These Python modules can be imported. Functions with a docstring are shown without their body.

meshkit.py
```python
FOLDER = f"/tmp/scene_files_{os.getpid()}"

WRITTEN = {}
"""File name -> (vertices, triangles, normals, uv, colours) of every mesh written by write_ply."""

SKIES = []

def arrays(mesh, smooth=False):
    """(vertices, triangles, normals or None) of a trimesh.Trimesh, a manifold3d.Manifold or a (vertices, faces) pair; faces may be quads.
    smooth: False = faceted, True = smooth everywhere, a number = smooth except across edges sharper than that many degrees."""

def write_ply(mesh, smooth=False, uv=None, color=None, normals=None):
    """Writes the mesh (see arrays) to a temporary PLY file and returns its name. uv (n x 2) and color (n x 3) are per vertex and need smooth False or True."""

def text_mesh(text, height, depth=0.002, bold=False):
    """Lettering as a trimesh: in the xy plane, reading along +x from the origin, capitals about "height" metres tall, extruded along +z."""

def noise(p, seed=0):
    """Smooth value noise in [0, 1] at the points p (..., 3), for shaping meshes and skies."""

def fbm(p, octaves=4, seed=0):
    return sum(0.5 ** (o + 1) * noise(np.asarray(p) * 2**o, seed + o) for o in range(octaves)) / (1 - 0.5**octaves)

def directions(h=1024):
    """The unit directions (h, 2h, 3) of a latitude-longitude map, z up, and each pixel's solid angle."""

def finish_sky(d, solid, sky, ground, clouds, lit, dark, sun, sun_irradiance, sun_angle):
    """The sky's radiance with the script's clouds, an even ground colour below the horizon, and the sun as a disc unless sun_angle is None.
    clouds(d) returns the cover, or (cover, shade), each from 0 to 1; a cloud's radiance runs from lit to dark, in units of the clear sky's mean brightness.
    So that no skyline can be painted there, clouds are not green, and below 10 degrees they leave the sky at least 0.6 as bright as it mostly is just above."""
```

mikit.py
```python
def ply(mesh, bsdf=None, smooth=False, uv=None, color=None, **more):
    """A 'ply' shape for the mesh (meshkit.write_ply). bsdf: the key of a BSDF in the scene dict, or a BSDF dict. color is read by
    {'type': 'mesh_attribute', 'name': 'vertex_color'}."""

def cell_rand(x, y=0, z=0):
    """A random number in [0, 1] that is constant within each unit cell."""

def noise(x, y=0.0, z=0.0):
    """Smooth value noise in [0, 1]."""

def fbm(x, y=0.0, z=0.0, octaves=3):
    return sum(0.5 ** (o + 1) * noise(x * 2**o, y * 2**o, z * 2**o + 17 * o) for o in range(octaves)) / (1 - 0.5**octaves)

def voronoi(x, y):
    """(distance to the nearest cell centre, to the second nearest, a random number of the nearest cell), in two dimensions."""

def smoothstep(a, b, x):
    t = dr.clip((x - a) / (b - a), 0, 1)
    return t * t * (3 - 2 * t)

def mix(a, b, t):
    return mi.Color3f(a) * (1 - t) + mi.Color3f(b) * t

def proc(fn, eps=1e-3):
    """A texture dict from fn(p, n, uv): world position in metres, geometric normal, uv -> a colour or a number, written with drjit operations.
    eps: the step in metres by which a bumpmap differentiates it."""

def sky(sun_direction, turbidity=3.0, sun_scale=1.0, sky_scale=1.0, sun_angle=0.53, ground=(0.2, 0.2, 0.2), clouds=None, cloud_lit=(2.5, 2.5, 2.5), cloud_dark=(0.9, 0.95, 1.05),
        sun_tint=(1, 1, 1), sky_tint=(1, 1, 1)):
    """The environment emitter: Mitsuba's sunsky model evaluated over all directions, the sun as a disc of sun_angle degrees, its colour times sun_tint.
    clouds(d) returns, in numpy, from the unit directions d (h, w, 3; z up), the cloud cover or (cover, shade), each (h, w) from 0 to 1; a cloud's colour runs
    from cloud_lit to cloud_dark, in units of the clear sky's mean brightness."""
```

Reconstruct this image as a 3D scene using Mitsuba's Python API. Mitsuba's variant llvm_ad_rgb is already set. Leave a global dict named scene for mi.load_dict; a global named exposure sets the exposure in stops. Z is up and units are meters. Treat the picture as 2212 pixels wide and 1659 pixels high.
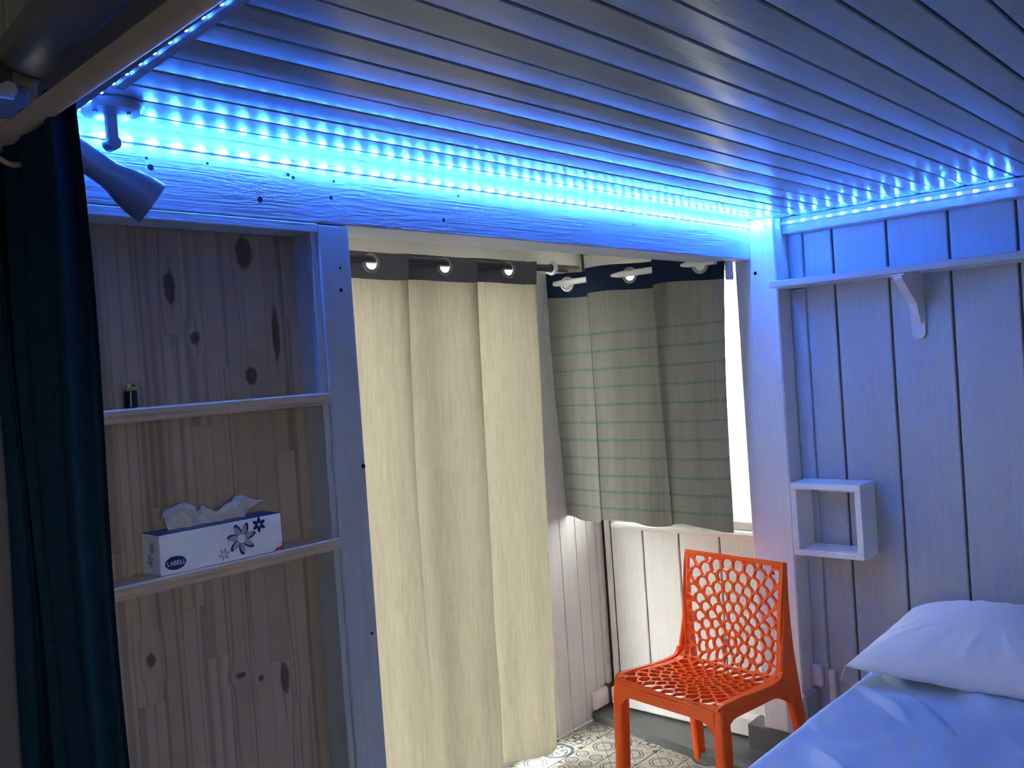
import math, random
import numpy as np, trimesh, shapely
import drjit as dr
import mitsuba as mi
import mikit, meshkit
from mikit import noise, fbm, cell_rand, smoothstep, mix, proc, voronoi
from scipy.interpolate import CubicSpline
from shapely.geometry import Polygon, box as sbox, Point

scene, labels = {}, {}
S = 0.47            # metres in one modelling unit
FLOOR = -3.22       # the floor's level in modelling units (the eye is level 0)
rng = np.random.default_rng(7)
random.seed(7)

# ------------------------------------------------------------------ camera, sky, exposure
exposure = 6.0
_yaw, _pitch, _roll, _f = 0.736075727, -0.0178917053, -0.0695426161, 1970.99
_fw = np.array([math.cos(_yaw) * math.cos(_pitch), math.sin(_yaw) * math.cos(_pitch), math.sin(_pitch)])
_rt = np.cross(_fw, [0, 0, 1]); _rt /= np.linalg.norm(_rt)
_up0 = np.cross(_rt, _fw)
_up = -_rt * math.sin(_roll) + _up0 * math.cos(_roll)
EYE = np.array([0, 0, -FLOOR * S])
scene['camera'] = {'type': 'perspective', 'fov': math.degrees(2 * math.atan(1106 / _f)), 'fov_axis': 'x', 'near_clip': 0.05, 'far_clip': 200.0,
                   'to_world': mi.ScalarTransform4f().look_at(origin=EYE.tolist(), target=(EYE + _fw).tolist(), up=_up.tolist())}
SKY = 215.0 / 64
scene['sky'] = mikit.sky((0.5, 0.6, 0.6), turbidity=4, sun_scale=0.0, sky_scale=SKY, ground=(0.10, 0.10, 0.09),
                         clouds=lambda d: (np.ones(d.shape[:2]), 0.15 * meshkit.fbm(d * 3, 3)), cloud_lit=(0.98, 1.0, 0.94), cloud_dark=(0.68, 0.70, 0.67))
LED = (4.0, 21.5, 120.0)
LED_POWER = 5.0 / 64

# ------------------------------------------------------------------ materials
def rgb(c): return {'type': 'rgb', 'value': [float(x) for x in c]}
def mat(name, d): scene[name] = d; return name
def princ(color, rough=0.5, spec=0.5, **k):
    return {'type': 'principled', 'base_color': color if isinstance(color, dict) else rgb(color), 'roughness': rough, 'specular': spec, **k}
def two(d): return {'type': 'twosided', 'bsdf': d}
def bump(d, fn, scale, eps=1e-3): return {'type': 'bumpmap', 'arbitrary': proc(fn, eps), 'scale': scale, 'bsdf': d}

def grain(a, b, c):
    """painted softwood: long fibres along a, wavy growth rings across b and c"""
    w = fbm(a * 1.3, b * 9, c * 9, 2)
    r = noise(a * 3.0, b * 260 + w * 46, c * 260)
    return r * 0.7 + noise(a * 9, b * 700, c * 700) * 0.3
def paint(along, tone, seed):
    def col(p, n, uv):
        q = [p.x, p.y, p.z]
        a = q[along]; b, c = [q[i] for i in range(3) if i != along]
        g = grain(a + seed, b, c)
        m = fbm(a * 2.1 + seed, b * 5, c * 5, 3)
        return mi.Color3f(tone[0], tone[1], tone[2]) * (0.84 + 0.16 * g) * (0.92 + 0.13 * m)
    def hgt(p, n, uv):
        q = [p.x, p.y, p.z]
        a = q[along]; b, c = [q[i] for i in range(3) if i != along]
        return grain(a + seed, b, c)
    return col, hgt
WHITE_DIMMED = (0.50, 0.52, 0.54)  # white boards outside the alcove, the room's dimness put into their tone
for nm, al, rough, tone in (('paint_x', 0, 0.42, (0.55, 0.57, 0.60)), ('paint_y', 1, 0.45, WHITE_DIMMED), ('paint_z', 2, 0.5, WHITE_DIMMED), ('paint_lit', 2, 0.45, (0.77, 0.77, 0.75))):  # last one: the same white raised to carry the alcove daylight
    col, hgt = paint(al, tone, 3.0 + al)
    mat(nm, bump(princ(proc(col), rough, 0.5), hgt, 0.0005 if nm == 'paint_lit' else 0.0013, 5e-4))
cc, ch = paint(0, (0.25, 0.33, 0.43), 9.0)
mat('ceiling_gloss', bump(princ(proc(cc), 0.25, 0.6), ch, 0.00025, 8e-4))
mat('plain_white', princ((0.76, 0.75, 0.72), 0.5))
mat('satin_white', princ((0.72, 0.72, 0.71), 0.3))
mat('bare_gap', princ((0.17, 0.125, 0.095), 0.8, 0.2))

KNOTS = [(2.162, 0.571, .042, .075), (1.907, 0.21, .022, .028), (2.155, 0.042, .030, .040), (1.622, -1.036, .020, .028),
         (2.001, -1.207, .026, .012), (2.093, -1.246, .014, .014), (2.21, -1.28, .022, .075), (1.814, .416, .025, .07), (2.293, .222, .020, .12)]
def pine(p, n, uv):
    x, z = uv.x, uv.y
    idx = dr.floor(x / 10.0)
    lx = x - idx * 10.0
    tone = cell_rand(idx, 3, 7)
    X, Z = p.x / S, p.z / S + FLOOR
    bend = mi.Float(0.0); dark = mi.Float(0.0)
    for kx, kz, rx, rz in KNOTS:
        dx, dz = (X - kx) / rx, (Z - kz) / rz
        d2 = dx * dx + dz * dz
        bend += dr.select(dx > 0, 1.0, -1.0) * 0.010 * dr.exp(-d2 / 9.0) * 1.4
        dark = dr.maximum(dark, 1 - smoothstep(0.75, 1.15, dr.sqrt(d2) + 0.25 * noise(p.x * 300, p.z * 300) - .12))
    period = 60.0 + 190.0 * cell_rand(idx, 1, 1)
    w = (lx - bend + 0.012 * (fbm(lx * 9 + idx * 3.1, z * 1.7, idx, 3) - 0.5)) * period
    ring = noise(w + idx * 31.0, z * 0.8)
    late = smoothstep(0.55, 0.85, ring)
    fibre = noise(lx * 900, z * 14)
    base = mix((0.49, 0.38, 0.285), (0.38, 0.28, 0.205), tone * 0.7 + 0.3 * fbm(lx * 20, z * 3, idx, 2))
    c = base * (1 - 0.32 * late) * (0.95 + 0.07 * fibre)
    dark *= .85
    return c * (1 - dark) + mi.Color3f(0.085, 0.045, 0.03) * dark
mat('pine', princ(proc(pine), 0.42, 0.4))
def raw_pine(along):
    def f(p, n, uv):
        q = [p.x, p.y, p.z]; a = q[along]; b, c = [q[i] for i in range(3) if i != along]
        w = fbm(a * 1.5, b * 8, c * 8, 2)
        r = smoothstep(.5, .85, noise(a * 2.0, b * 160 + w * 30, c * 160))
        return mix((0.62, 0.45, 0.29), (0.44, 0.29, 0.17), r * 0.75) * (0.92 + .1 * noise(a * 12, b * 800, c * 800))
    return f
mat('pine_x', princ(proc(raw_pine(0)), 0.45, 0.4))

def linen(p, n, uv):
    wx = noise(uv.x * 1300, uv.y * 190) * .6 + noise(uv.x * 620, uv.y * 60 + 9) * .4
    wy = noise(uv.x * 190, uv.y * 1300 + 40) * .6 + noise(uv.x * 130, uv.y * 620) * .4
    slub = noise(uv.x * 260, uv.y * 16) * .7 + noise(uv.x * 40, uv.y * 3) * .3
    k = 0.72 + 0.24 * (wx * .55 + wy * .45) + 0.20 * slub
    return mi.Color3f(0.136, 0.122, 0.091) * k
mat('linen', {'type': 'principledthin', 'base_color': proc(linen), 'roughness': 0.9, 'spec_trans': 0.0, 'diff_trans': 1.0, 'eta': 1.3})
mat('linen_header', two(princ((0.16, 0.155, 0.165), 0.9, 0.1)))
STRIPES = [0.235, 0.085, -0.065, -0.215, -0.365, -0.515, -0.665, -0.815, -0.965, -1.10, -1.24]
def striped(p, n, uv):
    wx = noise(uv.x * 1100, uv.y * 50) * .5 + noise(uv.x * 420, uv.y * 18 + 9) * .5
    wy = noise(uv.x * 50, uv.y * 1100 + 40)
    k = 0.72 + 0.30 * (wx * .5 + wy * .5) + .14 * noise(uv.x * 130, uv.y * 5)
    Z = p.z / S + FLOOR + 0.01 * (noise(uv.x * 60, uv.y * 3) - .5)
    s = mi.Float(0)
    for z in STRIPES:
        s = dr.maximum(s, 1 - smoothstep(0.005, 0.016, dr.abs(Z - z)))
    return mix((0.140, 0.137, 0.120), (0.066, 0.115, 0.112), s * .8) * k
mat('striped_cloth', {'type': 'principledthin', 'base_color': proc(striped), 'roughness': 0.9, 'spec_trans': 0.0, 'diff_trans': 0.55, 'eta': 1.3})
mat('navy_header', two(princ((0.012, 0.022, 0.05), 0.9, 0.1)))
def darkcloth(p, n, uv):
    return mi.Color3f(0.014, 0.044, 0.080) * (0.7 + .6 * noise(uv.x * 700, uv.y * 30) * noise(uv.x * 30, uv.y * 700))
mat('dark_cloth', two(princ(proc(darkcloth), 0.95, 0.1, sheen=0.3)))
mat('chair_plastic', princ((0.98, 0.12, 0.012), 0.33, 0.35))
mat('dark_steel', princ((0.045, 0.04, 0.045), 0.4))
mat('brown_rod', princ((0.10, 0.075, 0.07), 0.45))
mat('grommet_metal', two(princ((0.32, 0.30, 0.29), 0.35, 0.5, metallic=0.6)))
def wooden(p, n, uv):
    g = noise(p.x * 60, p.y * 3, p.z * 60)
    return mix((0.76, 0.62, 0.52), (0.58, 0.46, 0.38), g)
mat('rod_wood', princ(proc(wooden), 0.4))
mat('lamp_grey', princ((0.24, 0.25, 0.28), 0.32, 0.5))
mat('lamp_inside', two(princ((0.7, 0.7, 0.7), 0.35)))
mat('tape_white', princ((0.8, 0.8, 0.8), 0.4))
def blue_sheet(p, n, uv):
    return mi.Color3f(0.38, 0.50, 0.68) * (.94 + .06 * noise(p.x * 900, p.y * 900, p.z * 900))
mat('bed_sheet', princ(proc(blue_sheet), 0.9, 0.15, sheen=0.2))
def sheet(p, n, uv):
    return mi.Color3f(0.70, 0.71, 0.72) * (.94 + .06 * noise(p.x * 900, p.y * 900, p.z * 900))
mat('sheet', princ(proc(sheet), 0.9, 0.15, sheen=0.2))
def kerbtex(p, n, uv):
    m = fbm(p.x * 9, p.y * 9, p.z * 9, 4)
    return mix((0.075, 0.085, 0.09), (0.15, 0.16, 0.16), m)
mat('kerb_paint', princ(proc(kerbtex), 0.45, 0.4))
mat('mattress_vinyl', princ((0.30, 0.265, 0.25), 0.42, 0.4))
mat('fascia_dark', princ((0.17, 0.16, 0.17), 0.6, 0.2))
mat('hole_dark', princ((0.03, 0.025, 0.025), 0.8, 0.1))
mat('warm_wall', princ((0.62, 0.58, 0.45), 0.8))
mat('carton', princ((0.86, 0.87, 0.90), 0.35))
mat('carton_blue', princ((0.035, 0.06, 0.24), 0.35))
mat('print_navy', princ((0.012, 0.018, 0.10), 0.4))
mat('print_grey', princ((0.35, 0.37, 0.43), 0.4))
mat('print_red', princ((0.50, 0.03, 0.05), 0.4))
mat('print_white', princ((0.75, 0.76, 0.80), 0.4))
mat('tissue_paper', {'type': 'principledthin', 'base_color': rgb((0.82, 0.83, 0.85)), 'roughness': 0.9, 'spec_trans': 0.0, 'diff_trans': 0.6, 'eta': 1.3})
mat('black_plastic', princ((0.010, 0.012, 0.016), 0.25))
mat('brass', princ((0.60, 0.47, 0.14), 0.3, 0.5, metallic=0.9))
mat('glass', {'type': 'thindielectric'})
mat('outdoor_ground', princ((0.35, 0.34, 0.31), 0.9))

# encaustic-look floor tiles, six patterns on each tile's own uv
def tile_fn(kind):
    def f(p, n, uv):
        u, v = uv.x - .5, uv.y - .5
        au, av = dr.abs(u), dr.abs(v)
        r = dr.sqrt(u * u + v * v); th = dr.atan2(v, u)
        line = lambda x, w: 1 - smoothstep(w * .6, w, dr.abs(x))
        if kind == 0:      # medallion with scrolls
            m = dr.maximum(line(r - 0.40 + 0.05 * dr.cos(8 * th), 0.022), 1 - smoothstep(.0, .02, r - 0.13 - 0.07 * dr.cos(4 * th)))
            m = dr.maximum(m, line(r - 0.27 - .06 * dr.cos(4 * th + 3.14), 0.03))
            m = dr.maximum(m, 1 - smoothstep(.07, .09, dr.sqrt(dr.square(au - .5) + dr.square(av - .5)) - .06))
            g = 1 - smoothstep(0.05, 0.07, r)
        elif kind == 1:    # plaid lines
            m = dr.maximum(line(au - .12, .02), line(au - .30, .02)) * .6
            m = dr.maximum(m, dr.maximum(line(av - .12, .02), line(av - .30, .02)) * .6)
            m = dr.maximum(m, dr.maximum(line(au - .2, .012), line(av - .2, .012)) * .7)
            g = line(au, .015) + line(av, .015)
        elif kind == 2:    # small crosses and stars
            a, b = dr.abs(uv.x * 4 - dr.floor(uv.x * 4) - .5), dr.abs(uv.y * 4 - dr.floor(uv.y * 4) - .5)
            m = dr.select(dr.minimum(a, b) < .075, 1.0, 0.0) * dr.select(dr.maximum(a, b) < .34, 1.0, 0.0) * .85
            g = dr.select(dr.abs(a - .5) + dr.abs(b - .5) < .13, 1.0, 0.0)
        elif kind == 3:    # lattice of rings
            a, b = uv.x * 2 - dr.floor(uv.x * 2) - .5, uv.y * 2 - dr.floor(uv.y * 2) - .5
            q = dr.sqrt(a * a + b * b)
            m = dr.maximum(line(q - .36, .05), line(q - .18, .04) * .7)
            g = 1 - smoothstep(.05, .08, q)
        elif kind == 4:    # leaf scrolls, dark
            m = 1 - smoothstep(.0, .03, dr.abs(r - .24 - .12 * dr.cos(4 * th + 2.2 * dr.sin(r * 18))) - .035)
            m = dr.maximum(m, 1 - smoothstep(.02, .05, dr.abs(r - .46) - .02) * 1.0)
            g = 1 - smoothstep(.08, .10, r)
        else:              # eight-pointed star in a lattice
            s = dr.maximum(au + av, 1.32 * dr.maximum(au, av))
            m = dr.maximum(line(s - .33, .035), line(s - .45, .03)); m = dr.maximum(m, line(au - av, .02) * .8)
            g = 1 - smoothstep(.09, .11, s)
        base = mix((0.43, 0.42, 0.35), (0.35, 0.34, 0.28), fbm(p.x * 14, p.y * 14, 0, 3))
        c = base * (1 - m) + mi.Color3f(0.07, 0.09, 0.11) * m
        g = dr.clip(g, 0, 1) * .7
        return c * (1 - g) + mi.Color3f(0.22, 0.25, 0.24) * g
    return f
TILES = [mat(f'tile_{i}', princ(proc(tile_fn(i)), 0.45, 0.4)) for i in range(6)]

# ------------------------------------------------------------------ mesh helpers
def conv(m):
    """modelling units to metres, floor at 0"""
    v, f = (np.asarray(m.vertices), np.asarray(m.faces)) if hasattr(m, 'vertices') else (np.asarray(m[0]), np.asarray(m[1]))
    return trimesh.Trimesh((v - [0, 0, FLOOR]) * S, f, process=False)
def bx(x0, x1, y0, y1, z0, z1, b=0.006):
    b = min(b, (x1 - x0) / 3, (y1 - y0) / 3, (z1 - z0) / 3)
    pts = []
    for x, sx in ((x0, 1), (x1, -1)):
        for y, sy in ((y0, 1), (y1, -1)):
            for z, sz in ((z0, 1), (z1, -1)):
                pts += [(x + sx * b, y + sy * b, z), (x + sx * b, y, z + sz * b), (x, y + sy * b, z + sz * b)]
    return trimesh.convex.convex_hull(np.array(pts))
def cat(*ms): return trimesh.util.concatenate([trimesh.Trimesh(np.asarray(m.vertices), np.asarray(m.faces), process=False) for m in ms])
_count = {}
def key_for(name, parent=None):
    k = name if parent is None else parent + '__' + name
    n = _count.get(k, -1) + 1; _count[k] = n
    return k if n == 0 else f'{k}_{n:03d}'
def obj(name, mesh, m, parent=None, smooth=30, units=True, label=None, uv=None, color=None, **more):
    k = key_for(name, parent)
    if uv is None:
        mesh = trimesh.Trimesh(np.asarray(mesh.vertices), np.asarray(mesh.faces), process=False)
        if mesh.volume < 0 and not m in ('linen', 'striped_cloth', 'glass'): mesh.invert()
    scene[k] = mikit.ply(conv(mesh) if units else mesh, m, smooth if uv is None else (smooth if smooth in (True, False) else True), uv=uv, **more)
    if label: labels[k] = {'label': label}
    return k
def thing(name, label, cat_, group=None):
    k = key_for(name)
    labels[k] = {'label': label, 'category': cat_}
    if group: labels[k]['group'] = group
    return k
def struct(name, mesh, m, label=None, **k):
    key = obj(name, mesh, m, **k)
    labels[key] = {'kind': 'structure', **({'label': label} if label else {})}
    return key
def lathe(profile, n=32):
    """profile [(r, z)], around z"""
    pr = np.array(profile, float); a = np.linspace(0, 2 * np.pi, n, endpoint=False)
    v = np.stack([pr[None, :, 0] * np.cos(a)[:, None], pr[None, :, 0] * np.sin(a)[:, None], np.repeat(pr[None, :, 1], n, 0)], -1).reshape(-1, 3)
    k = len(pr); f = []
    for i in range(n):
        j = (i + 1) % n
        for q in range(k - 1):
            f += [(i * k + q, j * k + q, j * k + q + 1), (i * k + q, j * k + q + 1, i * k + q + 1)]
    m = trimesh.Trimesh(v, f, process=False); m.merge_vertices(); m.update_faces(m.nondegenerate_faces())
    return m
def frame(d):
    d = np.array(d, float) / np.linalg.norm(d)
    a = np.cross(d, [0, 0, 1] if abs(d[2]) < .9 else [1, 0, 0]); a /= np.linalg.norm(a)
    M = np.eye(4); M[:3, 0] = a; M[:3, 1] = np.cross(d, a); M[:3, 2] = d
    return M
def along(mesh, p, d):
    M = frame(d); M[:3, 3] = p
    m = mesh.copy(); m.apply_transform(M); return m
def tube(path, r, n=10, closed=False):
    P = np.array(path, float); k = len(P); V = []; prev = None
    for i in range(k):
        t = P[(i + 1) % k] - P[i - 1] if closed else P[min(i + 1, k - 1)] - P[max(i - 1, 0)]
        t /= np.linalg.norm(t)
        a = np.cross(t, [0.1, 0.2, 1]) if prev is None else prev - t * (prev @ t)
        a /= np.linalg.norm(a); prev = a; b = np.cross(t, a)
        th = np.linspace(0, 2 * np.pi, n, endpoint=False)
        V.append(P[i] + r * (np.cos(th)[:, None] * a + np.sin(th)[:, None] * b))
    f = []
    for i in range(k if closed else k - 1):
        for j in range(n):
            a, b, c, d = i * n + j, i * n + (j + 1) % n, ((i + 1) % k) * n + (j + 1) % n, ((i + 1) % k) * n + j
            f += [(a, b, c), (a, c, d)]
    v = np.vstack(V)
    if not closed:
        v = np.vstack([v, P[0], P[-1]]); m0, m1 = len(v) - 2, len(v) - 1
        for j in range(n):
            f += [(m0, (j + 1) % n, j), (m1, (k - 1) * n + j, (k - 1) * n + (j + 1) % n)]
    return trimesh.Trimesh(v, f, process=False)
def cyl(p0, p1, r, n=24, b=0.15):
    p0, p1 = np.array(p0, float), np.array(p1, float); L = np.linalg.norm(p1 - p0); c = r * b
    return along(lathe([(0, 0), (r - c, 0), (r, c), (r, L - c), (r - c, L), (0, L)], n), p0, p1 - p0)
def torus(R, r, n=40, k=12): return tube([(R * math.cos(t), R * math.sin(t), 0) for t in np.linspace(0, 2 * np.pi, n, endpoint=False)], r, k, True)
def prism(poly, h):
    ms = [trimesh.creation.extrude_polygon(g, h, engine='earcut') for g in getattr(poly, 'geoms', [poly]) if g.area > 1e-9]
    return cat(*ms)
def flat_sheet(poly, ds, fmap):
    """the polygon in (s, t), cut into narrow strips along s and mapped onto a surface; returns (mesh, uv)"""
    x0, y0, x1, y1 = poly.bounds; V, F, UV = [], [], []; at = 0
    n = max(1, int(math.ceil((x1 - x0) / ds)))
    e = np.linspace(x0, x1, n + 1)
    for a, b in zip(e[:-1], e[1:]):
        g0 = poly.intersection(sbox(a, y0 - 1, b, y1 + 1))
        for g in getattr(g0, 'geoms', [g0]):
            if g.geom_type != 'Polygon' or g.area < 1e-10: continue
            v, f = trimesh.creation.triangulate_polygon(g, engine='earcut')
            V.append(v); F.append(np.asarray(f) + at); at += len(v)
    v, f = np.vstack(V), np.vstack(F)
    m = trimesh.Trimesh(np.column_stack([v, np.zeros(len(v))]), f, process=False)
    m.merge_vertices(digits_vertex=6)
    st = np.array(m.vertices[:, :2])
    return trimesh.Trimesh(fmap(st), m.faces, process=False), st
def grid(fn, nu, nv):
    u, v = np.meshgrid(np.linspace(0, 1, nu), np.linspace(0, 1, nv), indexing='ij')
    P = fn(u.ravel(), v.ravel())
    i, j = np.meshgrid(np.arange(nu - 1), np.arange(nv - 1), indexing='ij'); a = (i * nv + j).ravel()
    f = np.vstack([np.stack([a, a + nv, a + nv + 1], 1), np.stack([a, a + nv + 1, a + 1], 1)])
    return trimesh.Trimesh(P, f, process=False), np.stack([u.ravel(), v.ravel()], 1)

# ------------------------------------------------------------------ the setting
YB, XW, YF = 3.30, 6.70, 5.10       # beam face, right wall face, far wall face
struct('floor', bx(-2.6, 6.9, -2.6, 5.2, FLOOR - .12, FLOOR - .02), 'kerb_paint', 'floor of the cabin under patterned tiles')
# tiles: visible ones one by one, the rest of the floor as larger plain slabs of the same tile work
TS = 0.28
tile_variants = {}
ty0 = YF - 9 * TS
order = [0, 2, 4, 1, 5, 3]
for i in range(8):
    for j in range(9):
        x1 = 6.42 - i * TS; x0 = x1 - TS; y0 = ty0 + j * TS; y1 = y0 + TS
        g = 0.004
        m = bx(x0 + g, x1 - g, y0 + g, y1 - g, FLOOR - .02, FLOOR, 0.002)
        uv = np.column_stack([(m.vertices[:, 0] - x0) / TS, (m.vertices[:, 1] - y0) / TS])
        obj('tile', m, TILES[order[(i * 2 + j * 5 + (i * j) % 4) % 6]], 'floor', smooth=False, uv=uv)
def fslab(x0, x1, y0, y1):
    m = bx(x0, x1, y0, y1, FLOOR - .02, FLOOR, .002)
    obj('slab', m, TILES[2], 'floor', smooth=False, uv=np.column_stack([m.vertices[:, 0] / TS, m.vertices[:, 1] / TS]))
fslab(-2.6, 6.42 - 8 * TS - .004, -2.6, 5.1); fslab(6.42 - 8 * TS, 6.9, -2.6, ty0 - .004); fslab(6.424, 6.9, ty0, 5.1)

# ceiling: painted tongue-and-groove boards under a deck
struct('ceiling', bx(1.36, 6.75, -2.5, 3.58, 1.04, 1.10), 'bare_gap', 'low white boarded ceiling lit blue along its edges')
BW = 0.151
y = 3.30
nb = 0
while y > -2.3:
    t0, t1 = [(0.004, 0.0), (0.0, 0.006), (0.005, 0.001), (0.001, 0.004)][nb % 4]
    a, b = y - BW, y
    prof = Polygon([(a + .004, 1.035), (a + .004, 1.006 - t0), (a + .008, 1.001 - t0), (a + .5 * BW, 1.0 - .5 * (t0 + t1) - .0015), (b - .010, 1.001 - t1), (b - .004, 1.010 - t1), (b - .004, 1.035)])
    m = prism(prof, 5.30)
    v = np.array(m.vertices)
    m = trimesh.Trimesh(np.column_stack([1.36 + v[:, 2], v[:, 0], v[:, 1]]), m.faces, process=False); m.fix_normals()
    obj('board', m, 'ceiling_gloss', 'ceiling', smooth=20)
    y -= BW; nb += 1

# beam over the opening and its batten
tb = thing('ceiling_beam', 'long white painted beam under the blue light strip, spanning to the corner post', 'beam')
obj('timber', bx(1.281, 6.46, YB, YB + .27, .695, 1.037, .006), 'paint_x', tb)
def dimple(P, n, r, depth=.012):
    pr = [(0, .0012), (r * .9, .0012), (r * 1.0, -.002)]
    return along(lathe(pr, 14), P, n)
for x, z, r in [(1.694, .852, .013), (2.162, .772, .013), (2.309, .892, .008), (2.335, .882, .008), (1.932, .895, .006), (2.528, .813, .009), (3.217, .764, .010), (1.68, .885, .006), (2.55, .888, .006), (3.334, .894, .006), (4.9, .86, .006)]:
    obj('nail_hole', dimple((x, YB, z), (0, -1, 0), r), 'hole_dark', tb)

# corner post
tp = thing('corner_post', 'thick white post standing in the corner behind the orange chair', 'post')
obj('timber', bx(6.46, 6.70, 3.10, 3.44, -2.95, 1.0, .010), 'paint_lit', tp)  # lit tone: window light put into the post's paint
obj('plinth', bx(6.43, 6.70, 3.07, 3.25, -2.95, -2.62, .02), 'paint_z', tp)
obj('nail_hole', dimple((6.46, 3.27, .59), (-1, 0, 0), .014), 'hole_dark', tp)
obj('nail_hole', dimple((6.46, 3.28, -1.72), (-1, 0, 0), .009), 'hole_dark', tp)

# post between the shelf niche and the doorway
tsp = thing('niche_post', 'slim white post between the pine niche and the linen curtain', 'post')
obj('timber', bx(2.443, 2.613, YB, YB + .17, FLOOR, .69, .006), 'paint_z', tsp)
for x, z, r in [(2.55, .50, .006), (2.545, .40, .010), (2.60, -.40, .012), (2.58, -1.16, .008)]:
    obj('nail_hole', dimple((x, YB, z), (0, -1, 0), r), 'hole_dark', tsp)

# right wall: boards on a backing, fascia at the top
wr = struct('wall_right', bx(XW + .02, XW + .10, -2.6, 3.44, FLOOR, 2.2), 'bare_gap', 'right wall of wide white vertical boards')
edges = [3.10, 2.760, 2.362, 1.945, 1.522]
while edges[-1] > -2.3: edges.append(edges[-1] - .405)
for b, a in zip(edges[:-1], edges[1:]):
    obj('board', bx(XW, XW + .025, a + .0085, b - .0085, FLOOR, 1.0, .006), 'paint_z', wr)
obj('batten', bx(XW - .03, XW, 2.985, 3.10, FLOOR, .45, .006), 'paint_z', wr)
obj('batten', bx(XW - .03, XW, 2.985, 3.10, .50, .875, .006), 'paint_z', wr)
obj('upper_panel', bx(XW, XW + .02, -2.5, 3.44, 1.12, 2.2), 'warm_wall', wr)
struct('trim_1', bx(6.59, XW, -2.5, 3.10, .868, .994, .006), 'paint_y', 'white fascia board carrying the blue light strip on the right wall')
# trunking low in the corner
tt = thing('cable_trunking', 'white cable trunking with small junction box low on the right wall', 'trunking')
obj('junction_box', bx(XW - .09, XW - .03, 3.02, 3.098, -2.60, -2.44, .008), 'plain_white', tt)
obj('channel', bx(XW - .05, XW - .001, 2.93, 2.98, -3.2, -2.47, .006), 'plain_white', tt)

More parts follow.
